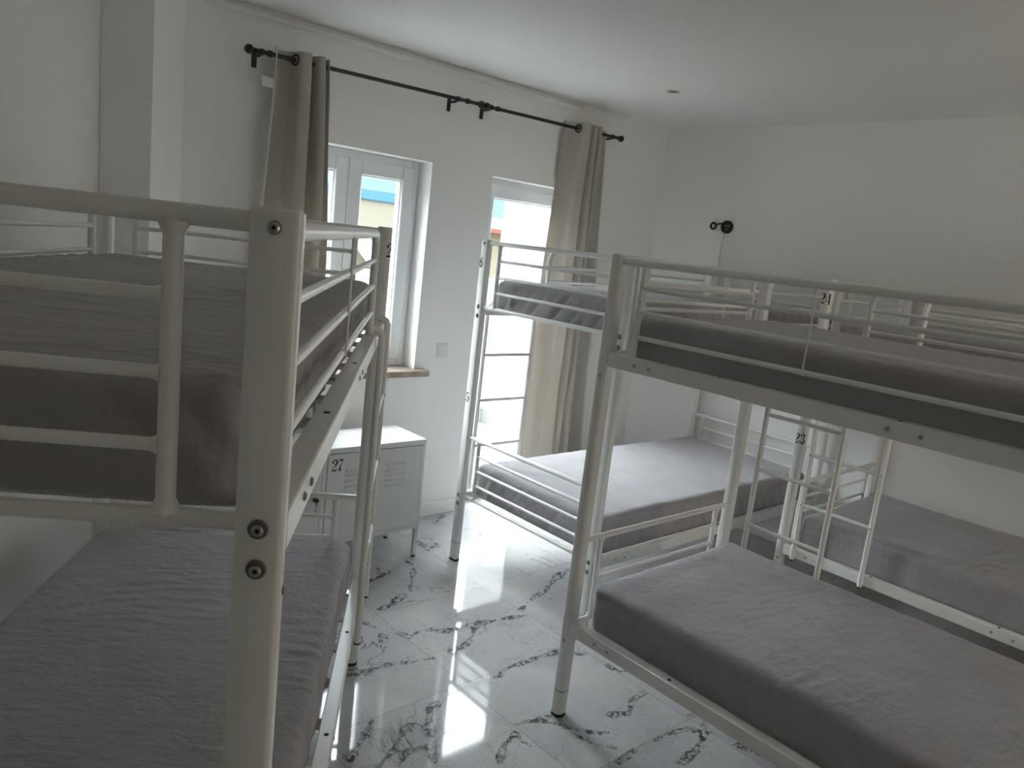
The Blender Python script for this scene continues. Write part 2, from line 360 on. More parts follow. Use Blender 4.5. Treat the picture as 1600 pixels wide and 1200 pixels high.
# ---- window: frame and two sashes
FY = WY + .12
win = empty('window_1', ((WX0 + WX1) / 2, FY, WZ0)); tag(win, kind='structure')
def W_(mb, name, m, par=win, ang=30):
    ox, oy, oz = win.location
    mb.v = [(x - ox, y - oy, z - oz) for x, y, z in mb.v]; return mb.build(name, m, par, ang)
def ring(x0, z0, x1, z1, t, y0, y1, b=.004):
    mb = MB(); mb.bbox(x0, y0, z0, x0 + t, y1, z1, b); mb.bbox(x1 - t, y0, z0, x1, y1, z1, b)
    mb.bbox(x0 + t * .98, y0, z0, x1 - t * .98, y1, z0 + t, b); mb.bbox(x0 + t * .98, y0, z1 - t, x1 - t * .98, y1, z1, b); return mb
W_(ring(WX0, WZ0, WX1, WZ1, .048, FY, FY + .07), 'window_frame', M_PVC)
mid = 2.062
for x0, x1 in ((WX0 + .04, mid - .0015), (mid + .0015, WX1 - .04)):
    s_ = W_(ring(x0, WZ0 + .04, x1, WZ1 - .04, .078, FY - .018, FY + .05, .006), 'sash', M_PVC)
    s2 = ring(x0 + .074, WZ0 + .114, x1 - .074, WZ1 - .114, .012, FY - .006, FY + .02, .003); W_(s2, 'glazing_bead', M_PVC, s_)
    g = MB(); g.box(x0 + .08, FY + .012, WZ0 + .12, x1 - .08, FY + .016, WZ1 - .12); W_(g, 'pane', M_GLASS, s_)
g = MB(); g.bbox(WX1 - .052, FY - .022, 1.02, WX1 - .036, FY - .006, 1.07, .002); g.bbox(WX1 - .052, FY - .022, 1.93, WX1 - .036, FY - .006, 1.98, .002); W_(g, 'hinge', M_PVC)
b = MB(); b.bbox(WX0 - .06, WY - .07, WZ0 - .033, WX1 + .065, FY, WZ0 + .002, .005)
sl = struct(b, 'trim_3', M_SILL)
# ---- balcony door
dr = empty('door_1', ((DX0 + DX1) / 2, FY, 0)); tag(dr, kind='structure')
def D_(mb, name, m, par=dr, ang=30):
    ox, oy, oz = dr.location
    mb.v = [(x - ox, y - oy, z - oz) for x, y, z in mb.v]; return mb.build(name, m, par, ang)
D_(ring(DX0, .0, DX1, DZ1, .045, FY, FY + .07), 'door_frame', M_PVC)
lf = D_(ring(DX0 + .038, .035, DX1 - .038, DZ1 - .038, .078, FY - .018, FY + .05, .006), 'door_leaf', M_PVC)
D_(ring(DX0 + .112, .109, DX1 - .112, DZ1 - .112, .012, FY - .006, FY + .02, .003), 'glazing_bead', M_PVC, lf)
g = MB(); g.box(DX0 + .118, FY + .012, .115, DX1 - .118, FY + .016, DZ1 - .118); D_(g, 'pane', M_GLASS, lf)
g = MB(); g.bbox(DX0 + .062, FY - .026, .98, DX0 + .092, FY - .018, 1.12, .003); g.tube([(DX0 + .077, FY - .024, 1.06), (DX0 + .077, FY - .06, 1.06), (DX0 + .077, FY - .062, .94)], .009)
D_(g, 'handle', M_PVC, lf)
# unseen doorway and corridor behind the camera, added for the warm fill light
b = MB(); b.box(2.0, -3.2, -.2, 4.5, SY - .2, -.001); struct(b, 'floor_corridor', M_TERR)
b = MB(); b.box(2.4, -3.2, -.001, 2.5, SY - .2, CZ); b.box(3.7, -3.2, -.001, 3.8, SY - .2, CZ); b.box(2.4, -3.3, -.001, 3.8, -3.2, CZ); b.box(2.4, -3.3, CZ, 3.8, SY - .2, CZ + .1); struct(b, 'wall_corridor', M_WALL)

# ---------------------------------------------------------------- numerals (stencil-like display figures)
def arc(cx, cy, rx, ry, a0, a1, w0, w1, n=10):
    return [(cx + rx * math.cos(math.radians(a0 + (a1 - a0) * i / n)), cy + ry * math.sin(math.radians(a0 + (a1 - a0) * i / n)), w0 + (w1 - w0) * i / n) for i in range(n + 1)]
DIG = {
 '2': [[(.10, .76, .17), (.11, .76, .17)], arc(.26, .74, .19, .21, 150, 60, .03, .10) + arc(.26, .74, .19, .21, 60, -30, .10, .17) + [(.32, .48, .10), (.16, .28, .04), (.06, .08, .03)],
       [(.07, .06, .11), (.22, .09, .13), (.38, .05, .11), (.45, .10, .05), (.47, .26, .03)]],
 '3': [[(.10, .80, .15), (.11, .80, .15)], arc(.24, .77, .17, .19, 145, 20, .03, .15) + arc(.24, .77, .17, .19, 20, -80, .15, .04),
       arc(.25, .29, .20, .26, 80, -20, .04, .18) + arc(.25, .29, .20, .26, -20, -150, .18, .03), [(.09, .20, .15), (.10, .20, .15)]],
 '4': [[(.34, .98, .03), (.04, .30, .03)], [(.03, .28, .04), (.48, .28, .04)], [(.35, .97, .13), (.35, .05, .13)], [(.24, .02, .035), (.47, .02, .035)]],
 '5': [[(.12, .97, .03), (.11, .52, .03)], [(.13, .92, .12), (.28, .89, .13), (.42, .95, .06)],
       arc(.25, .31, .20, .27, 130, 20, .03, .17) + arc(.25, .31, .20, .27, 20, -145, .17, .03), [(.09, .22, .15), (.10, .22, .15)]],
 '6': [arc(.26, .30, .18, .27, 0, 180, .14, .16, 8) + arc(.26, .30, .18, .27, 180, 360, .16, .14, 8), [(.09, .34, .16), (.12, .65, .12), (.24, .90, .06), (.34, .95, .03)], [(.38, .82, .13), (.39, .82, .13)]],
 '7': [[(.06, .72, .03), (.08, .92, .05), (.20, .93, .13), (.34, .89, .12), (.45, .94, .06)], [(.45, .92, .03), (.27, .48, .07), (.19, .22, .15), (.20, .06, .18)]],
 '8': [arc(.25, .76, .15, .18, 0, 360, .13, .13, 16), arc(.25, .27, .19, .24, 0, 360, .16, .16, 16)],
}
def numeral(text, h, fn, name, parent):
    """fn(u, v) -> point; u to the right, v up, both in metres from the centre of the number"""
    mb = MB(); adv = .54; W = adv * len(text) * h
    for ci, ch in enumerate(text):
        ux = -W / 2 + ci * adv * h
        for st in DIG[ch]:
            pts = []
            for (x0, y0, w0), (x1, y1, w1) in zip(st, st[1:]):      # densify
                n = max(1, int(math.hypot(x1 - x0, y1 - y0) / .06))
                for k in range(n): t = k / n; pts.append((x0 + (x1 - x0) * t, y0 + (y1 - y0) * t, w0 + (w1 - w0) * t))
            pts.append(st[-1])
            vs = []; m = len(pts)
            for i, (x, y, w_) in enumerate(pts):
                a = pts[max(i - 1, 0)]; c = pts[min(i + 1, m - 1)]; dx, dy = c[0] - a[0], c[1] - a[1]; q = math.hypot(dx, dy) or 1
                nx_, ny_ = -dy / q * w_ / 2, dx / q * w_ / 2
                vs += [fn(ux + (x + nx_) * h, (y + ny_ - .5) * h), fn(ux + (x - nx_) * h, (y - ny_ - .5) * h)]
            mb.add(vs, [(2 * i, 2 * i + 2, 2 * i + 3, 2 * i + 1) for i in range(m - 1)])
            for (x, y, w_) in (pts[0], pts[-1]):
                if w_ > .05: mb.add([fn(ux + (x + w_ / 2 * math.cos(k * .5236)) * h, (y - .5 + w_ / 2 * math.sin(k * .5236)) * h) for k in range(12)], [tuple(range(12))])
    return mb.build(name, M_INK, parent, 0, fix=False)

# ---------------------------------------------------------------- bunk beds
BL, BW, PH = 2.0, .949, 1.7155
PX, PY = .021, .026                                    # post half depth / half width
def post_profile(flat):                                # flat=-1: flat face towards -x, rounded towards +x; mirrored for +1
    pts = []
    for cx, cy, r, a0 in ((-PX + .008, -PY + .008, .008, 180), (PX - .020, -PY + .020, .020, 270), (PX - .020, PY - .020, .020, 0), (-PX + .008, PY - .008, .008, 90)):
        n = 3 if r < .01 else 7
        for k in range(n + 1):
            a = math.radians(a0 + 90 * k / n); pts.append((cx + r * math.cos(a), cy + r * math.sin(a)))
    if flat > 0: pts = [(-x, y) for x, y in pts][::-1]
    return pts
def bolt(c, ax, parent, r=.0075, big=False):
    m = MB()
    if big:
        k = 1.62 if c[2] < 1.5 else 1.12
        m.lathe(c, ax, [(0, r * k), (.002, r * k), (.0035, r * (k - .15)), (.0035, r * .9)], 24); m.build('washer', M_WASH, parent, 40)
        m = MB(); m.lathe(c, ax, [(.002, r), (.006, r * .95), (.0075, r * .7), (.0075, r * .38), (.005, r * .36)], 20); m.build('bolt', M_STEEL, parent, 40)
        m = MB(); m.lathe(Vector(c) + Vector(ax).normalized() * .0062, ax, [(0, r * .36), (.0008, r * .34)], 6); m.build('bolt_socket', M_DARK, parent, 0)
    else:
        m.lathe(c, ax, [(0, r), (.0025, r * .95), (.0035, r * .55), (.002, r * .4)], 14); m.build('bolt', M_STEEL, parent, 40)

def make_bed(mirror, name='bunk_bed'):
    """local x along the length (ladder near x=0), y across; ladder on y=BW unless mirrored"""
    root = empty(name, (0, 0, 0))
    LS = 0. if mirror else BW            # ladder side
    FS = BW if mirror else 0.            # full guard side
    posts = {}
    for ex in (0, 1):
        for y in (0., BW):
            x = ex * BL; pf = post_profile(1 if ex else -1)
            m = MB(); ps = [(px + x, py + y) for px, py in pf]
            sh = [(x + px * .82, y + py * .82) for px, py in pf]
            n = len(pf); lv = [(ps, .012), (ps, PH - .004), (sh, PH), ]
            m.add([(a, b_, z) for P_, z in lv for a, b_ in P_], [(i * n + k, i * n + (k + 1) % n, (i + 1) * n + (k + 1) % n, (i + 1) * n + k) for i in range(2) for k in range(n)] + [tuple(range(n - 1, -1, -1)), tuple(2 * n + k for k in range(n))])
            po = m.build('post', M_METAL, root, 40); posts[ex, y] = po
            m = MB(); m.prism([(x + px * 1.02, y + py * 1.02) for px, py in pf], 0, .013); tag(m.build('foot_cap', M_PLAST, po, 40), 'black plastic foot cap')
            m = MB(); m.prism([(x + px * 1.012, y + py * 1.012) for px, py in pf], .104, .1065); m.build('joint_ring', M_DARK, po, 40)
            out = -1 if ex == 0 else 1
            for z, big in ((PH - .02, True), (1.378, True), (1.332, True), (.372, True), (.327, True)):
                bolt((x + out * PX, y, z), (out, 0, 0), po, .0062 if z > 1.5 else .0068, big)
            oy = -1 if y == 0 else 1
            for z in (1.30, .31): bolt((x, y + oy * PY, z), (0, oy, 0), po, .006)
    # end panels
    def end_panel(x, zt):
        zs = [zt, zt - .083, zt - .164, zt - .242, zt - .322]
        m = MB(); m.tube([(x, PY - .004, zs[0]), (x, BW - PY + .004, zs[0])], .011); m.tube([(x, PY - .004, zs[4]), (x, BW - PY + .004, zs[4])], .010)
        for y in (.102, BW - .102):
            m.tube([(x, y, zs[4]), (x, y, zs[0])], .0105)
            for z, s_ in ((zs[0], -1), (zs[4], 1)): m.lathe((x, y, z + s_ * .0075), (0, 0, s_), [(0, .017), (.007, .0135), (.013, .0107)], 16)
        pn = m.build('end_panel', M_METAL, root, 45)
        for z in zs[1:4]:
            m = MB(); m.tube([(x, .108, z), (x, BW - .108, z)], .0075)
            for y, s_ in ((.110, 1), (BW - .110, -1)): m.lathe((x, y, z), (0, s_, 0), [(0, .0115), (.004, .0095), (.009, .0077)], 14)
            m.build('rung', M_METAL, pn, 45)
    for x in (0, BL):
        end_panel(x, 1.699); end_panel(x, .693)
    # long side beams with slots and bolts
    for zc in (1.360, .362):
        for y in (0., BW):
            sgn = -1 if y == 0 else 1
            ya, yb = (y - .024, y + .016) if y == 0 else (y - .016, y + .024)
            m = MB(); m.bbox(PX - .002, ya, zc - .024, BL - PX + .002, yb, zc + .024, .0025); bm_ = m.build('side_beam', M_METAL, root, 40)
            for x in (.14, .20, .96, 1.04, BL - .20, BL - .14): bolt((x, y + sgn * .024, zc), (0, sgn, 0), bm_, .0062)
            for x in (.45, .98, 1.5):
                m = MB(); m.lathe((x, y + sgn * .006, zc + .0242), (0, 0, 1), [(0, .0065), (.0004, .0065)], 12); m.build('slot_hole', M_DARK, bm_, 0)
        for k in range(10):
            x = .12 + k * (BL - .24) / 9
            m = MB(); m.bbox(x - .02, .0165, zc - .006, x + .02, BW - .0165, zc + .004, .0015); m.build('slat', M_METAL, root, 40)
    # guard rails on the upper bunk
    zr = [1.692, 1.612, 1.533, 1.451]
    m = MB(); y = FS
    m.tube([(PX - .004, y, zr[0]), (BL - PX + .004, y, zr[0])], .012)
    for x in (.11, BL - .11): m.tube([(x, y, 1.383), (x, y, zr[0])], .010)
    g = m.build('guard_rail', M_METAL, root, 45)
    def rungs(x0, x1, xs, y, g):
        for z in zr[1:]:
            m = MB(); m.tube([(x0, y, z), (x1, y, z)], .0078); m.build('rung', M_METAL, g, 45)
        yo = y + (-1 if y == 0 else 1) * .0085
        m = MB(); m.tube([(xs, yo, zr[3] - .006), (xs, yo, zr[0] - .004)], .0026, 10)
        for z in zr: m.lathe((xs - .004, y, z), (1, 0, 0), [(0, .0122 if z == zr[0] else .0090), (.008, .0122 if z == zr[0] else .0090)], 14)
        m.build('joint_wire', M_METAL, g, 40)
    rungs(.113, BL - .113, .705, FS, g)
    y = LS; x0 = .445; r = .055
    path = [(x0, y, 1.383), (x0, y, zr[0] - r)] + [(x0 + r - r * math.cos(a), y, zr[0] - r + r * math.sin(a)) for a in [math.pi / 2 * k / 6 for k in range(1, 7)]] + [(BL - PX + .004, y, zr[0])]
    m = MB(); m.tube(path, .012); m.tube([(BL - .11, y, 1.383), (BL - .11, y, zr[0])], .010)
    g = m.build('guard_rail', M_METAL, root, 45)
    rungs(x0 + .004, BL - .113, 1.26, LS, g)
    # ladder hooked over both beams
    so = -1 if mirror else 1
    yl = LS + so * .040
    m = MB()
    for x in (.08, .42):
        m.tube([(x, LS + so * .004, 1.3935), (x, LS + so * .018, 1.3975), (x, LS + so * .032, 1.391), (x, yl, 1.375), (x, yl, 1.34), (x, yl, .335)], .0115, 14)
    ld = m.build('ladder', M_METAL, root, 45)
    for z in (1.118, .872, .620):
        m = MB(); m.tube([(.09, yl, z), (.41, yl, z)], .0085); m.build('rung', M_METAL, ld, 45)
        for x, s_ in ((.08, 1), (.42, 1)): bolt((x, yl + so * .010, z), (0, so, 0), ld, .0045)
    for x in (.08, .42):
        m = MB(); m.lathe((x, yl, .3355), (0, 0, -1), [(0, .0122), (.006, .0122)], 14); m.build('end_cap', M_PLAST, ld, 40)
    # clamp under the lower beam
        m = MB(); m.bbox(x - .010, min(yl, LS + so * .024), .350, x + .010, max(yl, LS + so * .024), .356, .001); m.build('hook', M_METAL, ld, 40)
    return root, posts

def bed_number(root, posts, text, z, mirror, du=0.):
    # on the outer long face of the post beside the ladder, wrapping round its edges
    LS = 0. if mirror else BW; so = -1 if mirror else 1
    pf = post_profile(-1)
    # closed outline, arc length measured from the middle of the outer long face
    n = len(pf); seg = [math.hypot(pf[(i + 1) % n][0] - pf[i][0], pf[(i + 1) % n][1] - pf[i][1]) for i in range(n)]; per = sum(seg)
    def at(s_):
        s_ %= per
        for i in range(n):
            if s_ <= seg[i]:
                a, c = pf[i], pf[(i + 1) % n]; t = s_ / seg[i] if seg[i] else 0
                x, y = a[0] + (c[0] - a[0]) * t, a[1] + (c[1] - a[1]) * t
                nx_, ny_ = (c[1] - a[1]) / (seg[i] or 1), -(c[0] - a[0]) / (seg[i] or 1)
                return x + nx_ * .0007, y + ny_ * .0007
            s_ -= seg[i]
        return pf[0]
    # find arc position of point (0, so*PY)
    best = min((abs(at(k * per / 400)[0]) + abs(at(k * per / 400)[1] - so * PY) * 3, k * per / 400) for k in range(400))[1]
    # profile is counter-clockwise seen from above: arc increases to the left of an outside viewer... viewer's right is +arc
    def fn(u, v_):
        x, y = at(best + du + u); return (x, LS + y, z + v_)
    return numeral(text, .051, fn, 'number', posts[0, LS])

bedA, postA = make_bed(False)
def link_bed(src, srcposts):
    c = copy_tree(src)
    mp = {}
    for k, p in srcposts.items():
        for ch in kids(c):
            if ch.data == p.data: mp[k] = ch
    return c, mp
bedB, postB = link_bed(bedA, postA); bedC, postC = link_bed(bedA, postA)
bedD, postD = make_bed(True)
# placements
def placeA(o):
    p = d_ * (.813 + BL) + e_ * (-.150 - BW); o.location = (p.x, p.y, 0); o.rotation_euler = (0, 0, -math.pi / 2 - .609)
placeA(bedA)
bedB.location = (2.467, 2.055, 0)
bedC.location = (1.981, 1.704, 0); bedC.rotation_euler = (0, 0, -math.pi / 2)
bedD.location = (3.548, 1.734, 0); bedD.rotation_euler = (0, 0, -math.pi / 2)
bed_number(bedA, postA, '28', 1.635, False)
bed_number(bedB, postB, '26', 1.602, False, .019); bed_number(bedB, postB, '25', .904, False, .022)
bed_number(bedD, postD, '24', 1.620, True); bed_number(bedD, postD, '23', .932, True)
G = 'white metal bunk beds in the dormitory'
tag(bedA, 'white metal bunk bed in left foreground, its big bolted post nearest the camera', 'bunk bed', G)
tag(bedB, 'white metal bunk bed number 25 standing in front of the glass balcony door', 'bunk bed', G)
tag(bedC, 'white metal bunk bed in right foreground with long side beam crossing the picture', 'bunk bed', G)
tag(bedD, 'white metal bunk bed numbered 23 and 24 against the far right wall', 'bunk bed', G)

# ---------------------------------------------------------------- mattresses in fitted sheets
def mattress_mesh(seed, h, wr, gather, sagx=0.):
    lx, ly = 1.90, .896; r = .032; rb = .010
    n1, n2, n3 = 190, 84, 12
    m = MB(); idx = {}
    def key(i, j, k): return (i, j, k)
    def vert(i, j, k):
        q = (i, j, k)
        if q in idx: return idx[q]
        p = Vector((lx * i / n1, ly * j / n2, h * k / n3))
        c = Vector((min(max(p.x, r * 1.4), lx - r * 1.4), min(max(p.y, r * 1.4), ly - r * 1.4), min(max(p.z, rb), h - r)))
        d = p - c; rz = r if d.z >= 0 else rb
        if d.length > 1e-6:
            # squash box corner to a rounded one
            dd = Vector((d.x / (r * 1.4), d.y / (r * 1.4), d.z / rz)); mx_ = max(abs(dd.x), abs(dd.y), abs(dd.z)); ln = dd.length
            dd = dd * (mx_ / ln); p2 = c + Vector((dd.x * r * 1.4, dd.y * r * 1.4, dd.z * rz)); nr = dd.normalized()
        else: p2 = p; nr = Vector((0, 0, 1))
        s = Vector((seed * 7.3, seed * 3.1, 0)); top = max(0., nr.z)
        u = p2.x; v_ = p2.y
        wv = noise.noise(Vector((u * 1.3, v_ * 1.1, seed))) * .012
        cre = 0.
        for fx, fy, an, am in ((17, 2.4, .12, 1.), (31, 4.0, -.2, .5)):
            a = noise.noise(Vector((u * fx + v_ * an * fx + 1.5 * noise.noise(Vector((u * 3, v_ * 3, seed + 5))), v_ * fy, seed * 2.7)))
            cre += (1 - min(1, abs(a) * 3.2)) ** 2 * am
        msk = max(0., noise.noise(Vector((u * 2.1 + 9, v_ * 2.3, seed + 11))) + .35)
        p2.z += top * (wv + cre * wr * msk - .004)
        if top < .8:                                   # gathers down the sides
            t = u if abs(nr.y) > abs(nr.x) else v_
            sd = (1 - abs(nr.z))
            zz = p2.z / h
            gth = noise.noise(Vector((t * 26 + zz * 3.5, zz * 1.2, seed + 3))) * gather * (1.2 - .4 * zz) + noise.noise(Vector((t * 4, zz * 2, seed))) * .005
            p2 += Vector((nr.x, nr.y, 0)) * min(gth * sd - .002, .0015)
        idx[q] = len(m.v); m.v.append(tuple(p2)); return idx[q]
    for k, fl_ in ((0, True), (n3, False)):
        for i in range(n1):
            for j in range(n2):
                f = (vert(i, j, k), vert(i + 1, j, k), vert(i + 1, j + 1, k), vert(i, j + 1, k)); m.f.append(f[::-1] if fl_ else f)
    for k in range(n3):
        for i in range(n1):
            m.f.append((vert(i, 0, k), vert(i + 1, 0, k), vert(i + 1, 0, k + 1), vert(i, 0, k + 1)))
            m.f.append((vert(i, n2, k + 1), vert(i + 1, n2, k + 1), vert(i + 1, n2, k), vert(i, n2, k)))
        for j in range(n2):
            m.f.append((vert(0, j, k + 1), vert(0, j + 1, k + 1), vert(0, j + 1, k), vert(0, j, k)))
            m.f.append((vert(n1, j, k), vert(n1, j + 1, k), vert(n1, j + 1, k + 1), vert(n1, j, k + 1)))
    return m
MG = 'mattresses in grey fitted sheets'
def mattress(bed, level, seed, h, wr, gather, label, dx=.05, m_=None):
    mm = mattress_mesh(seed, h, wr, gather)
    o = mm.build('mattress', m_ or M_SHEET, None, 80, fix=False); tag(o, label, 'mattress', MG)
    z0 = 1.3645 if level else .3665
    q = Matrix.Rotation(bed.rotation_euler[2], 4, 'Z'); p = Vector(bed.location) + q @ Vector((dx, (BW - .896) / 2, z0))
    o.location = p; o.rotation_euler = (0, 0, bed.rotation_euler[2]); return o
mattress(bedA, 1, 1.3, .165, .0065, .010, 'grey sheeted mattress on the top bunk of the bunk bed at left', m_=M_SHEET_PLEAT)
mattress(bedA, 0, 2.7, .180, .0060, .004, 'grey sheeted mattress on the bottom bunk at lower left, below the near post')
mattress(bedB, 1, 3.1, .160, .0050, .016, 'grey sheeted mattress with gathered side on the top bunk before the balcony door', m_=M_SHEET_PLEAT)
mattress(bedB, 0, 4.9, .185, .0050, .008, 'brightly lit grey mattress on the bottom bunk before the balcony door')
mattress(bedC, 1, 5.2, .158, .0040, .002, 'grey sheeted mattress on the top bunk at right, behind the long guard rail')
mattress(bedC, 0, 6.4, .185, .0060, .004, 'large grey sheeted mattress on the bottom bunk at lower right', .045)
mattress(bedD, 1, 7.7, .158, .0020, .004, 'grey sheeted mattress on top bunk number 24 by the far right wall')
mattress(bedD, 0, 8.1, .185, .0050, .004, 'grey sheeted mattress on bottom bunk number 23 by the far right wall')

# ---------------------------------------------------------------- locker under the window
LX0, LX1, LY0, LY1, LZ0, LZ1 = 1.150, 2.300, 3.130, 3.432, .165, .656
lk = empty('metal_locker', ((LX0 + LX1) / 2, (LY0 + LY1) / 2, 0)); tag(lk, 'low white steel two-door locker numbered 27 under the window', 'locker')
def K_(mb, name, m, par=lk, ang=35, fix=True):
    ox, oy, oz = lk.location
    mb.v = [(x - ox, y - oy, z - oz) for x, y, z in mb.v]; return mb.build(name, m, par, ang, fix)
b = MB(); t = .022
b.bbox(LX0, LY0, LZ1 - .028, LX1, LY1, LZ1, .002); b.box(LX0, LY0 + .002, LZ0, LX0 + t, LY1, LZ1 - .028); b.box(LX1 - t, LY0 + .002, LZ0, LX1, LY1, LZ1 - .028)
b.box(LX0 + t, LY0 + .002, LZ0, LX1 - t, LY1, LZ0 + .022); b.box(LX0 + t, LY1 - .004, LZ0 + .022, LX1 - t, LY1, LZ1 - .028)
b.box(1.708, LY0 + .002, LZ0 + .022, 1.731, LY1 - .004, LZ1 - .028); K_(b, 'body', M_LOCK, ang=20)
for x in (LX0 + .012, LX1 - .012):
    for y in (LY0 + .012, LY1 - .012):
        b = MB(); b.bbox(x - .011, y - .011, .010, x + .011, y + .011, LZ0, .002); leg = K_(b, 'leg', M_LOCK)
        b = MB(); b.lathe((x, y, 0), (0, 0, 1), [(0, .011), (.010, .011)], 16); K_(b, 'foot_glide', M_PLAST, leg)
for x0, x1 in ((LX0 + .025, 1.705), (1.734, LX1 - .025)):
    b = MB(); b.bbox(x0, LY0 - .001, LZ0 + .025, x1, LY0 + .016, LZ1 - .031, .0015)
    cx = (x0 + x1) / 2
    dd = K_(b, 'door', M_LOCK)
    b = MB()
    for gx_ in (cx - .115, cx + .115):
        for k in range(5):
            z = .545 - k * .0275
            b.prism([(0, 0), (-.0055, -.001), (-.0065, -.004), (0, -.013)], gx_ - .057, gx_ + .057, lambda p, z=z: Vector((p.z, LY0 - .001 + p.x, z + p.y)))
    K_(b, 'louvre_vents', M_LOCK, dd, 25)
    lx = 1.672 if x0 < 1.5 else 1.765
    b = MB(); b.lathe((lx, LY0 - .001, .415), (0, -1, 0), [(0, .011), (.004, .011), (.006, .009)], 18); K_(b, 'lock', M_CHROME, dd)
    if x0 < 1.5:
        b = MB(); b.bbox(lx - .010, LY0 - .034, .408, lx + .010, LY0 - .030 + .022, .424, .002); K_(b, 'key_head', M_PLAST, dd)
        b = MB(); b.lathe((lx + .004, LY0 - .022, .398), (1, 0, 0), [(0, .010), (.001, .010)], 14); b.bbox(lx + .003, LY0 - .024, .352, lx + .0045, LY0 - .017, .392, .0004); K_(b, 'spare_key', M_STEEL, dd)
    else:
        ox, oy, oz = lk.location
        numeral('27', .060, lambda u, v_: (1.786 + u - ox, LY0 - .0018 - oy, .572 + v_ - oz), 'number', dd)

# ---------------------------------------------------------------- curtain rods and curtains
RY = 3.53
def rod(x0, x1, z0, z1, brs, stops, label):
    def P(x): t = (x - x0) / (x1 - x0); return Vector((x, RY, z0 + (z1 - z0) * t))
    r0 = empty('curtain_rod', P((x0 + x1) / 2)); tag(r0, label, 'curtain rod', 'black curtain rods on the window wall'); off = Vector(r0.location)
    def R_(mb, name, m, par=r0): mb.v = [tuple(Vector(v) - off) for v in mb.v]; return mb.build(name, m, par, 40)
    b = MB(); b.tube([P(x0), P(x1)], .0098); R_(b, 'pole', M_BLACK)
    ax = (P(x1) - P(x0)).normalized()
    for p, a in ((P(x0), -ax), (P(x1), ax)):
        b = MB(); b.lathe(p, a, [(-.03, .010), (-.004, .0105), (0, .012), (.002, .008), (.006, .010)] + [(.026 - .021 * math.cos(math.radians(q)), .021 * math.sin(math.radians(q))) for q in range(30, 181, 15)], 20); R_(b, 'finial', M_BLACK)
    for x in brs:
        p = P(x); b = MB()
        b.lathe(p, ax, [(-.008, .014), (.008, .014)], 16); b.tube([p, p + Vector((0, .02, -.012)), p + Vector((0, WY - RY - .004, -.012))], .007)
        b.bbox(x - .012, WY - .006, p.z - .060, x + .012, WY, p.z + .018, .002); R_(b, 'bracket', M_BLACK)
    for x in stops:
        b = MB(); b.lathe(P(x), ax, [(-.012, .010), (-.009, .0145), (.009, .0145), (.012, .010)], 16); R_(b, 'collar', M_BLACK)
    return P
PA = rod(1.445, 2.722, 2.424, 2.450, (1.478, 2.586), (1.516, 2.650), 'long black curtain rod above the window, at left')
PB = rod(2.815, 3.915, 2.449, 2.470, (2.800 + .02, 3.86), (2.87,), 'shorter black curtain rod above the balcony door, at right')

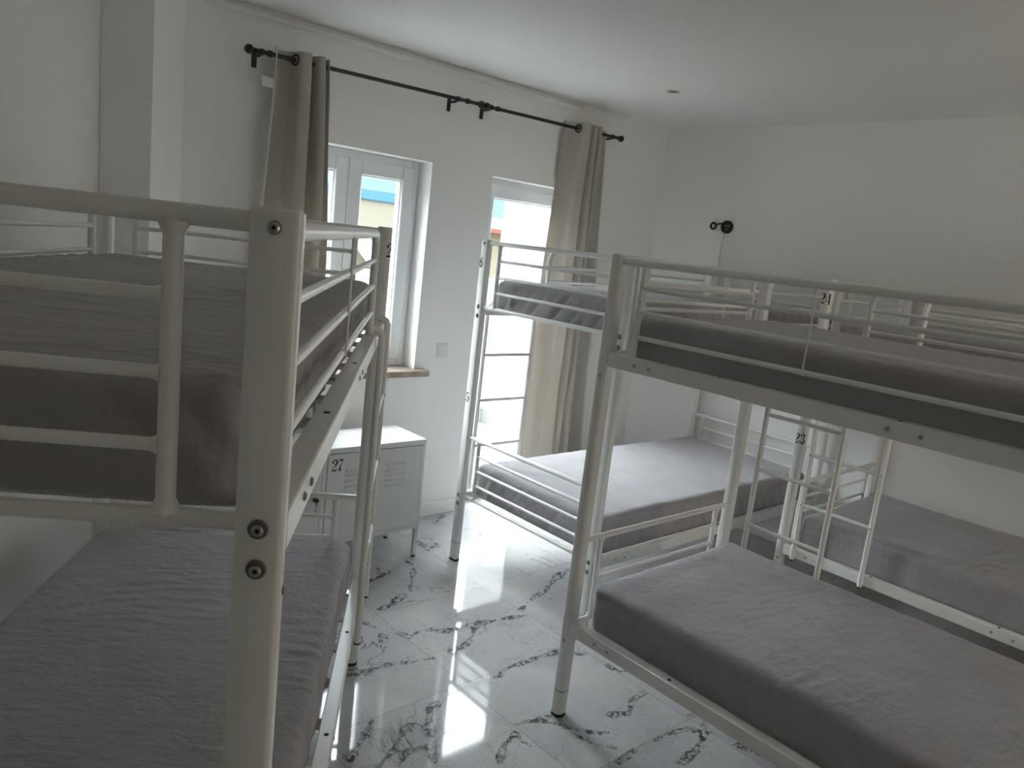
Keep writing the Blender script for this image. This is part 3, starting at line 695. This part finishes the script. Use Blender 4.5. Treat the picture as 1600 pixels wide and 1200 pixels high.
def curtain(P, plan, x0b, x1b, zb, label, hem_end, eyelet_at, seed, name='curtain'):
    """plan: top view of the cloth as (x, offset from the rod); the x range widens to x0b..x1b at the bottom"""
    x0t, x1t = plan[0][0], max(p[0] for p in plan)
    zt = P((x0t + x1t) / 2).z + .036
    ro = empty(name, ((x0t + x1t) / 2, RY, 0)); tag(ro, label, 'curtain', 'beige-grey eyelet curtains'); off = Vector(ro.location)
    n = len(plan); nu, nv = (n - 1) * 7, 56; m = MB()
    def top(u):
        t = u * (n - 1); i = min(int(t), n - 2); t -= i
        p0, p1, p2, p3 = plan[max(i - 1, 0)], plan[i], plan[i + 1], plan[min(i + 2, n - 1)]
        return [.5 * (2 * p1[k] + (p2[k] - p0[k]) * t + (2 * p0[k] - 5 * p1[k] + 4 * p2[k] - p3[k]) * t * t + (3 * p1[k] - p0[k] - 3 * p2[k] + p3[k]) * t ** 3) for k in (0, 1)]
    def S(u, v_):
        x, dy = top(max(0., min(1., u))); w_ = (x - x0t) / (x1t - x0t); z = zt + (zb - zt) * v_; e = v_ ** .85
        xa = x0t + (x0b - x0t) * e; xb = x1t + (x1b - x1t) * e
        q = xa + (xb - xa) * w_ + .016 * noise.noise(Vector((u * 4, v_ * 2.6, seed + 4))) * min(1, v_ * 2)
        y = RY + dy * (1 + .12 * math.sin(v_ * 3 + seed)) + .016 * noise.noise(Vector((u * 6, v_ * 3, seed))) * min(1, v_ * 3)
        return Vector((q, min(y, WY - .018), z)) - off
    T = .0014
    for side in (1, -1):
        for j in range(nv + 1):
            for i in range(nu + 1):
                u, v_ = i / nu, j / nv; p = S(u, v_); q = S(u + .002, v_) - S(u - .002, v_); nr = Vector((q.y, -q.x, 0)).normalized()
                m.v.append(tuple(p + nr * T * side))
    n0 = (nu + 1) * (nv + 1); W1 = nu + 1
    for j in range(nv):
        for i in range(nu):
            a = j * W1 + i; m.f.append((a, a + 1, a + 1 + W1, a + W1)); m.f.append((n0 + a, n0 + a + W1, n0 + a + W1 + 1, n0 + a + 1))
        for i in (0, nu):
            a = j * W1 + i; m.f.append((a, a + W1, n0 + a + W1, n0 + a))
    for i in range(nu):
        for j in (0, nv): a = j * W1 + i; m.f.append((a, a + 1, n0 + a + 1, n0 + a))
    m.build('fabric', M_CURT, ro, 60)
    for k in eyelet_at:                                # eyelets where the cloth crosses the rod
        u = k / (n - 1); p = S(u, .02); p.z = P(p.x + off.x).z; ln = S(u + .01, .02) - S(u - .01, .02); nr = Vector((ln.y, -ln.x, 0)).normalized()
        a1 = nr.cross(Vector((0, 0, 1))).normalized(); g = MB()
        g.tube([p + (a1 * math.cos(2 * math.pi * q / 22) + Vector((0, 0, 1)) * math.sin(2 * math.pi * q / 22)) * .0215 for q in range(23)], .0055, 8, cap=False); g.build('eyelet', M_BLACK, ro, 60)
    g = MB(); g.tube([S(hem_end, t / 40) + Vector((0, -.002, 0)) for t in range(41)], .0038, 8); tag(g.build('hem', M_TAG, ro, 60), 'pale edge hem')
    return ro, S, off
c1, S1, o1 = curtain(PA, [(1.543, -.012), (1.555, .022), (1.585, .048), (1.622, .036), (1.640, 0), (1.655, -.034), (1.685, -.046), (1.703, -.030), (1.706, .010), (1.712, .040), (1.722, .030), (1.730, 0), (1.740, -.038), (1.762, -.046), (1.772, -.020), (1.776, .020), (1.784, .036), (1.794, .010), (1.800, -.020)],
             1.49, 1.88, .68, 'left beige-grey curtain gathered at the window with a small white care tag', 0., (4,), .6)
g = MB(); p = S1(0, .082); g.add([(p.x, p.y, p.z), (p.x - .066, p.y - .004, p.z + .008), (p.x - .060, p.y - .006, p.z - .036), (p.x + .002, p.y, p.z - .040),
                                    (p.x, p.y + .001, p.z), (p.x - .066, p.y - .003, p.z + .008), (p.x - .060, p.y - .005, p.z - .036), (p.x + .002, p.y + .001, p.z - .040)],
                                   [(0, 1, 2, 3), (7, 6, 5, 4), (0, 4, 5, 1), (1, 5, 6, 2), (2, 6, 7, 3), (3, 7, 4, 0)]); tag(g.build('care_tag', M_TAG, c1, 0), 'white care tag')
c2, S2, o2 = curtain(PB, [(3.460, .050), (3.490, .062), (3.520, .040), (3.535, 0), (3.548, -.036), (3.585, -.048), (3.608, -.034), (3.612, .005), (3.618, .036), (3.628, .010), (3.640, -.038), (3.655, -.044), (3.664, -.010), (3.668, .030), (3.676, .010), (3.686, -.034), (3.702, -.040), (3.712, 0), (3.722, .040), (3.760, .060), (3.800, .052), (3.822, .034)],
             3.36, 4.00, .03, 'right beige-grey curtain hanging to the floor beside the balcony door', 1., (3, 17), 2.2)

# ---------------------------------------------------------------- switches, socket, spotlight
def switch(x, z, label, cat='light switch', wdt=.082, hgt=.082):
    r0 = empty('light_switch', (x, WY, z)); tag(r0, label, cat)
    b = MB(); b.bbox(-wdt / 2, -.009, -hgt / 2, wdt / 2, 0, hgt / 2, .003); b.build('plate', M_SWITCH, r0)
    b = MB(); b.bbox(-.026, -.0125, -.026, .026, -.009, .026, .0015); b.build('rocker', M_SWITCH, r0)
switch(2.703, 1.041, 'square white light switch on the wall between window and balcony door')
switch(3.985, 1.038, 'narrow white wall switch right of the balcony door curtain', wdt=.06)
so_ = empty('wall_socket', (BX, 2.999, 1.982)); tag(so_, 'round black socket high on the right wall', 'socket')
b = MB(); b.lathe((0, 0, 0), (-1, 0, 0), [(0, .043), (.018, .043), (.024, .038), (.024, .030), (.012, .028)], 28); b.build('body', M_BLACK, so_, 40)
b = MB()
for y, z in ((-.012, .008), (.012, .008), (0, -.014)): b.lathe((-.0125, y, z), (-1, 0, 0), [(0, .006), (.004, .005)], 12)
b.build('pins', M_STEEL, so_, 40)
b = MB(); pts = [(-.020, .030, .02), (-.028, .055, .016), (-.030, .075, .008)]; b.tube(pts, .005)
b.tube([(-.030 + 0 * k, .095 + .020 * math.cos(k * math.pi / 8), .000 + .020 * math.sin(k * math.pi / 8)) for k in range(17)], .007, 10, cap=False); tag(b.build('cover_loop', M_BLACK, so_, 50), 'hanging black cover loop')
b = MB(); b.bbox(BX - .012, 3.022, .1, BX, 3.036, 1.935, .002); b.bbox(BX - .014, 3.010, 1.905, BX, 3.080, 1.945, .002)
tag(b.build('cable_duct', M_WALL, None), 'thin white cable duct running down below the black socket', 'cable duct')
sp = empty('ceiling_spotlight', (3.50, 2.80, CZ)); tag(sp, 'small round recessed spotlight in the white ceiling', 'spotlight')
b = MB(); b.lathe((0, 0, 0), (0, 0, -1), [(0, .043), (.004, .043), (.006, .038), (.004, .034), (-.001, .033)], 30); b.build('rim', M_METAL, sp, 40)
b = MB(); b.lathe((0, 0, -.001), (0, 0, -1), [(0, .032), (.001, .031)], 24); b.build('lens', M_WASH, sp, 40)

# ---------------------------------------------------------------- outside
b = MB(); b.box(1.0, WY + WT, -.25, 5.1, 5.60, -.05); te = struct(b, 'terrace_floor', M_TERR)
m = M_TERR; geo = N(m, 'ShaderNodeNewGeometry'); br = N(m, 'ShaderNodeTexBrick'); br.offset = 0; br.inputs['Scale'].default_value = 1.0
br.inputs['Brick Width'].default_value = .4; br.inputs['Row Height'].default_value = .4; br.inputs['Mortar Size'].default_value = .004
br.inputs['Color1'].default_value = (.27, .27, .262, 1); br.inputs['Color2'].default_value = (.245, .245, .24, 1); br.inputs['Mortar'].default_value = (.12, .12, .12, 1)
L(m, geo.outputs['Position'], br.inputs['Vector']); L(m, br.outputs[0], m.node_tree.nodes['Principled BSDF'].inputs['Base Color'])
b = MB(); b.box(4.75, WY + WT, -.05, 5.05, 5.60, 2.9); ow_ = tag(b.build('side_wall', M_EXTW, None), 'tall white rendered wall beside the terrace outside the door', 'wall')
b = MB(); b.bbox(4.738, WY + WT, -.05, 4.7495, 5.588, .09, .002); b.build('skirting', M_TERR, ow_)
b = MB(); b.bbox(1.0, 5.60, -.25, 5.05, 5.75, 1.36, .01); pw = tag(b.build('parapet', M_EXTW, None), 'low white parapet wall closing the far side of the terrace', 'wall')
b = MB(); b.bbox(1.0, 5.588, -.05, 4.738, 5.5995, .09, .002); b.build('skirting', M_TERR, pw)
b = MB(); b.box(-40, 5.76, -3.6, 80, 90, -3.5); struct(b, 'ground_street', M_STREET)
# cream building with the blue band
h1 = empty('building', (7, 14, -3.5)); tag(h1, 'cream building with a blue roof band seen through the window', 'building')
b = MB(); b.box(-5, 0, 0, 3.6, 6, 5.77); b.build('walls', M_CREAM, h1)
b = MB(); b.bbox(-5.05, -.06, 5.77, 3.65, 6, 5.98, .01); b.build('blue_band', M_BLUE, h1)
for x in (-3.6, -1.6, .2):
    b = MB(); b.bbox(x, -.03, 2.7, x + .9, 0, 4.0, .005); wn = b.build('window', M_PVC, h1); b = MB(); b.box(x + .08, -.035, 2.78, x + .82, -.031, 3.92); b.build('pane', M_PANE, wn)
aw = MB(); aw.add([(.9, 0, 4.95), (3.2, 0, 4.95), (3.2, -.9, 4.45), (.9, -.9, 4.45), (.9, 0, 4.92), (3.2, 0, 4.92), (3.2, -.9, 4.42), (.9, -.9, 4.42)], [(0, 1, 2, 3), (7, 6, 5, 4), (0, 4, 5, 1), (1, 5, 6, 2), (2, 6, 7, 3), (3, 7, 4, 0)]); aw.build('awning', M_BLUEC, h1)
# cream building with the red eaves
h2 = empty('building', (12.2, 14.5, -3.5)); tag(h2, 'cream house with red tiled eaves seen through the balcony door', 'building')
b = MB(); b.box(-1.1, 0, 0, 4, 6, 5.42); b.build('walls', M_CREAM, h2)
b = MB(); b.add([(-1.3, -.3, 5.42), (4.2, -.3, 5.42), (4.2, 6.2, 5.42), (-1.3, 6.2, 5.42), (-1.3, -.3, 5.52), (4.2, -.3, 5.52), (4.2, 6.2, 5.52), (-1.3, 6.2, 5.52), (1.5, 3, 5.95)],
             [(3, 2, 1, 0), (0, 1, 5, 4), (1, 2, 6, 5), (2, 3, 7, 6), (3, 0, 4, 7), (4, 5, 8), (5, 6, 8), (6, 7, 8), (7, 4, 8)]); b.build('roof', M_RED, h2)
for x in (-.75, .2):
    for z in (4.75, 3.6):
        b = MB(); b.bbox(x, -.04, z, x + .5, 0, z + .48, .005); wn = b.build('window', M_PVC, h2); b = MB(); b.box(x + .05, -.045, z + .05, x + .45, -.041, z + .43); b.build('pane', M_PANE, wn)
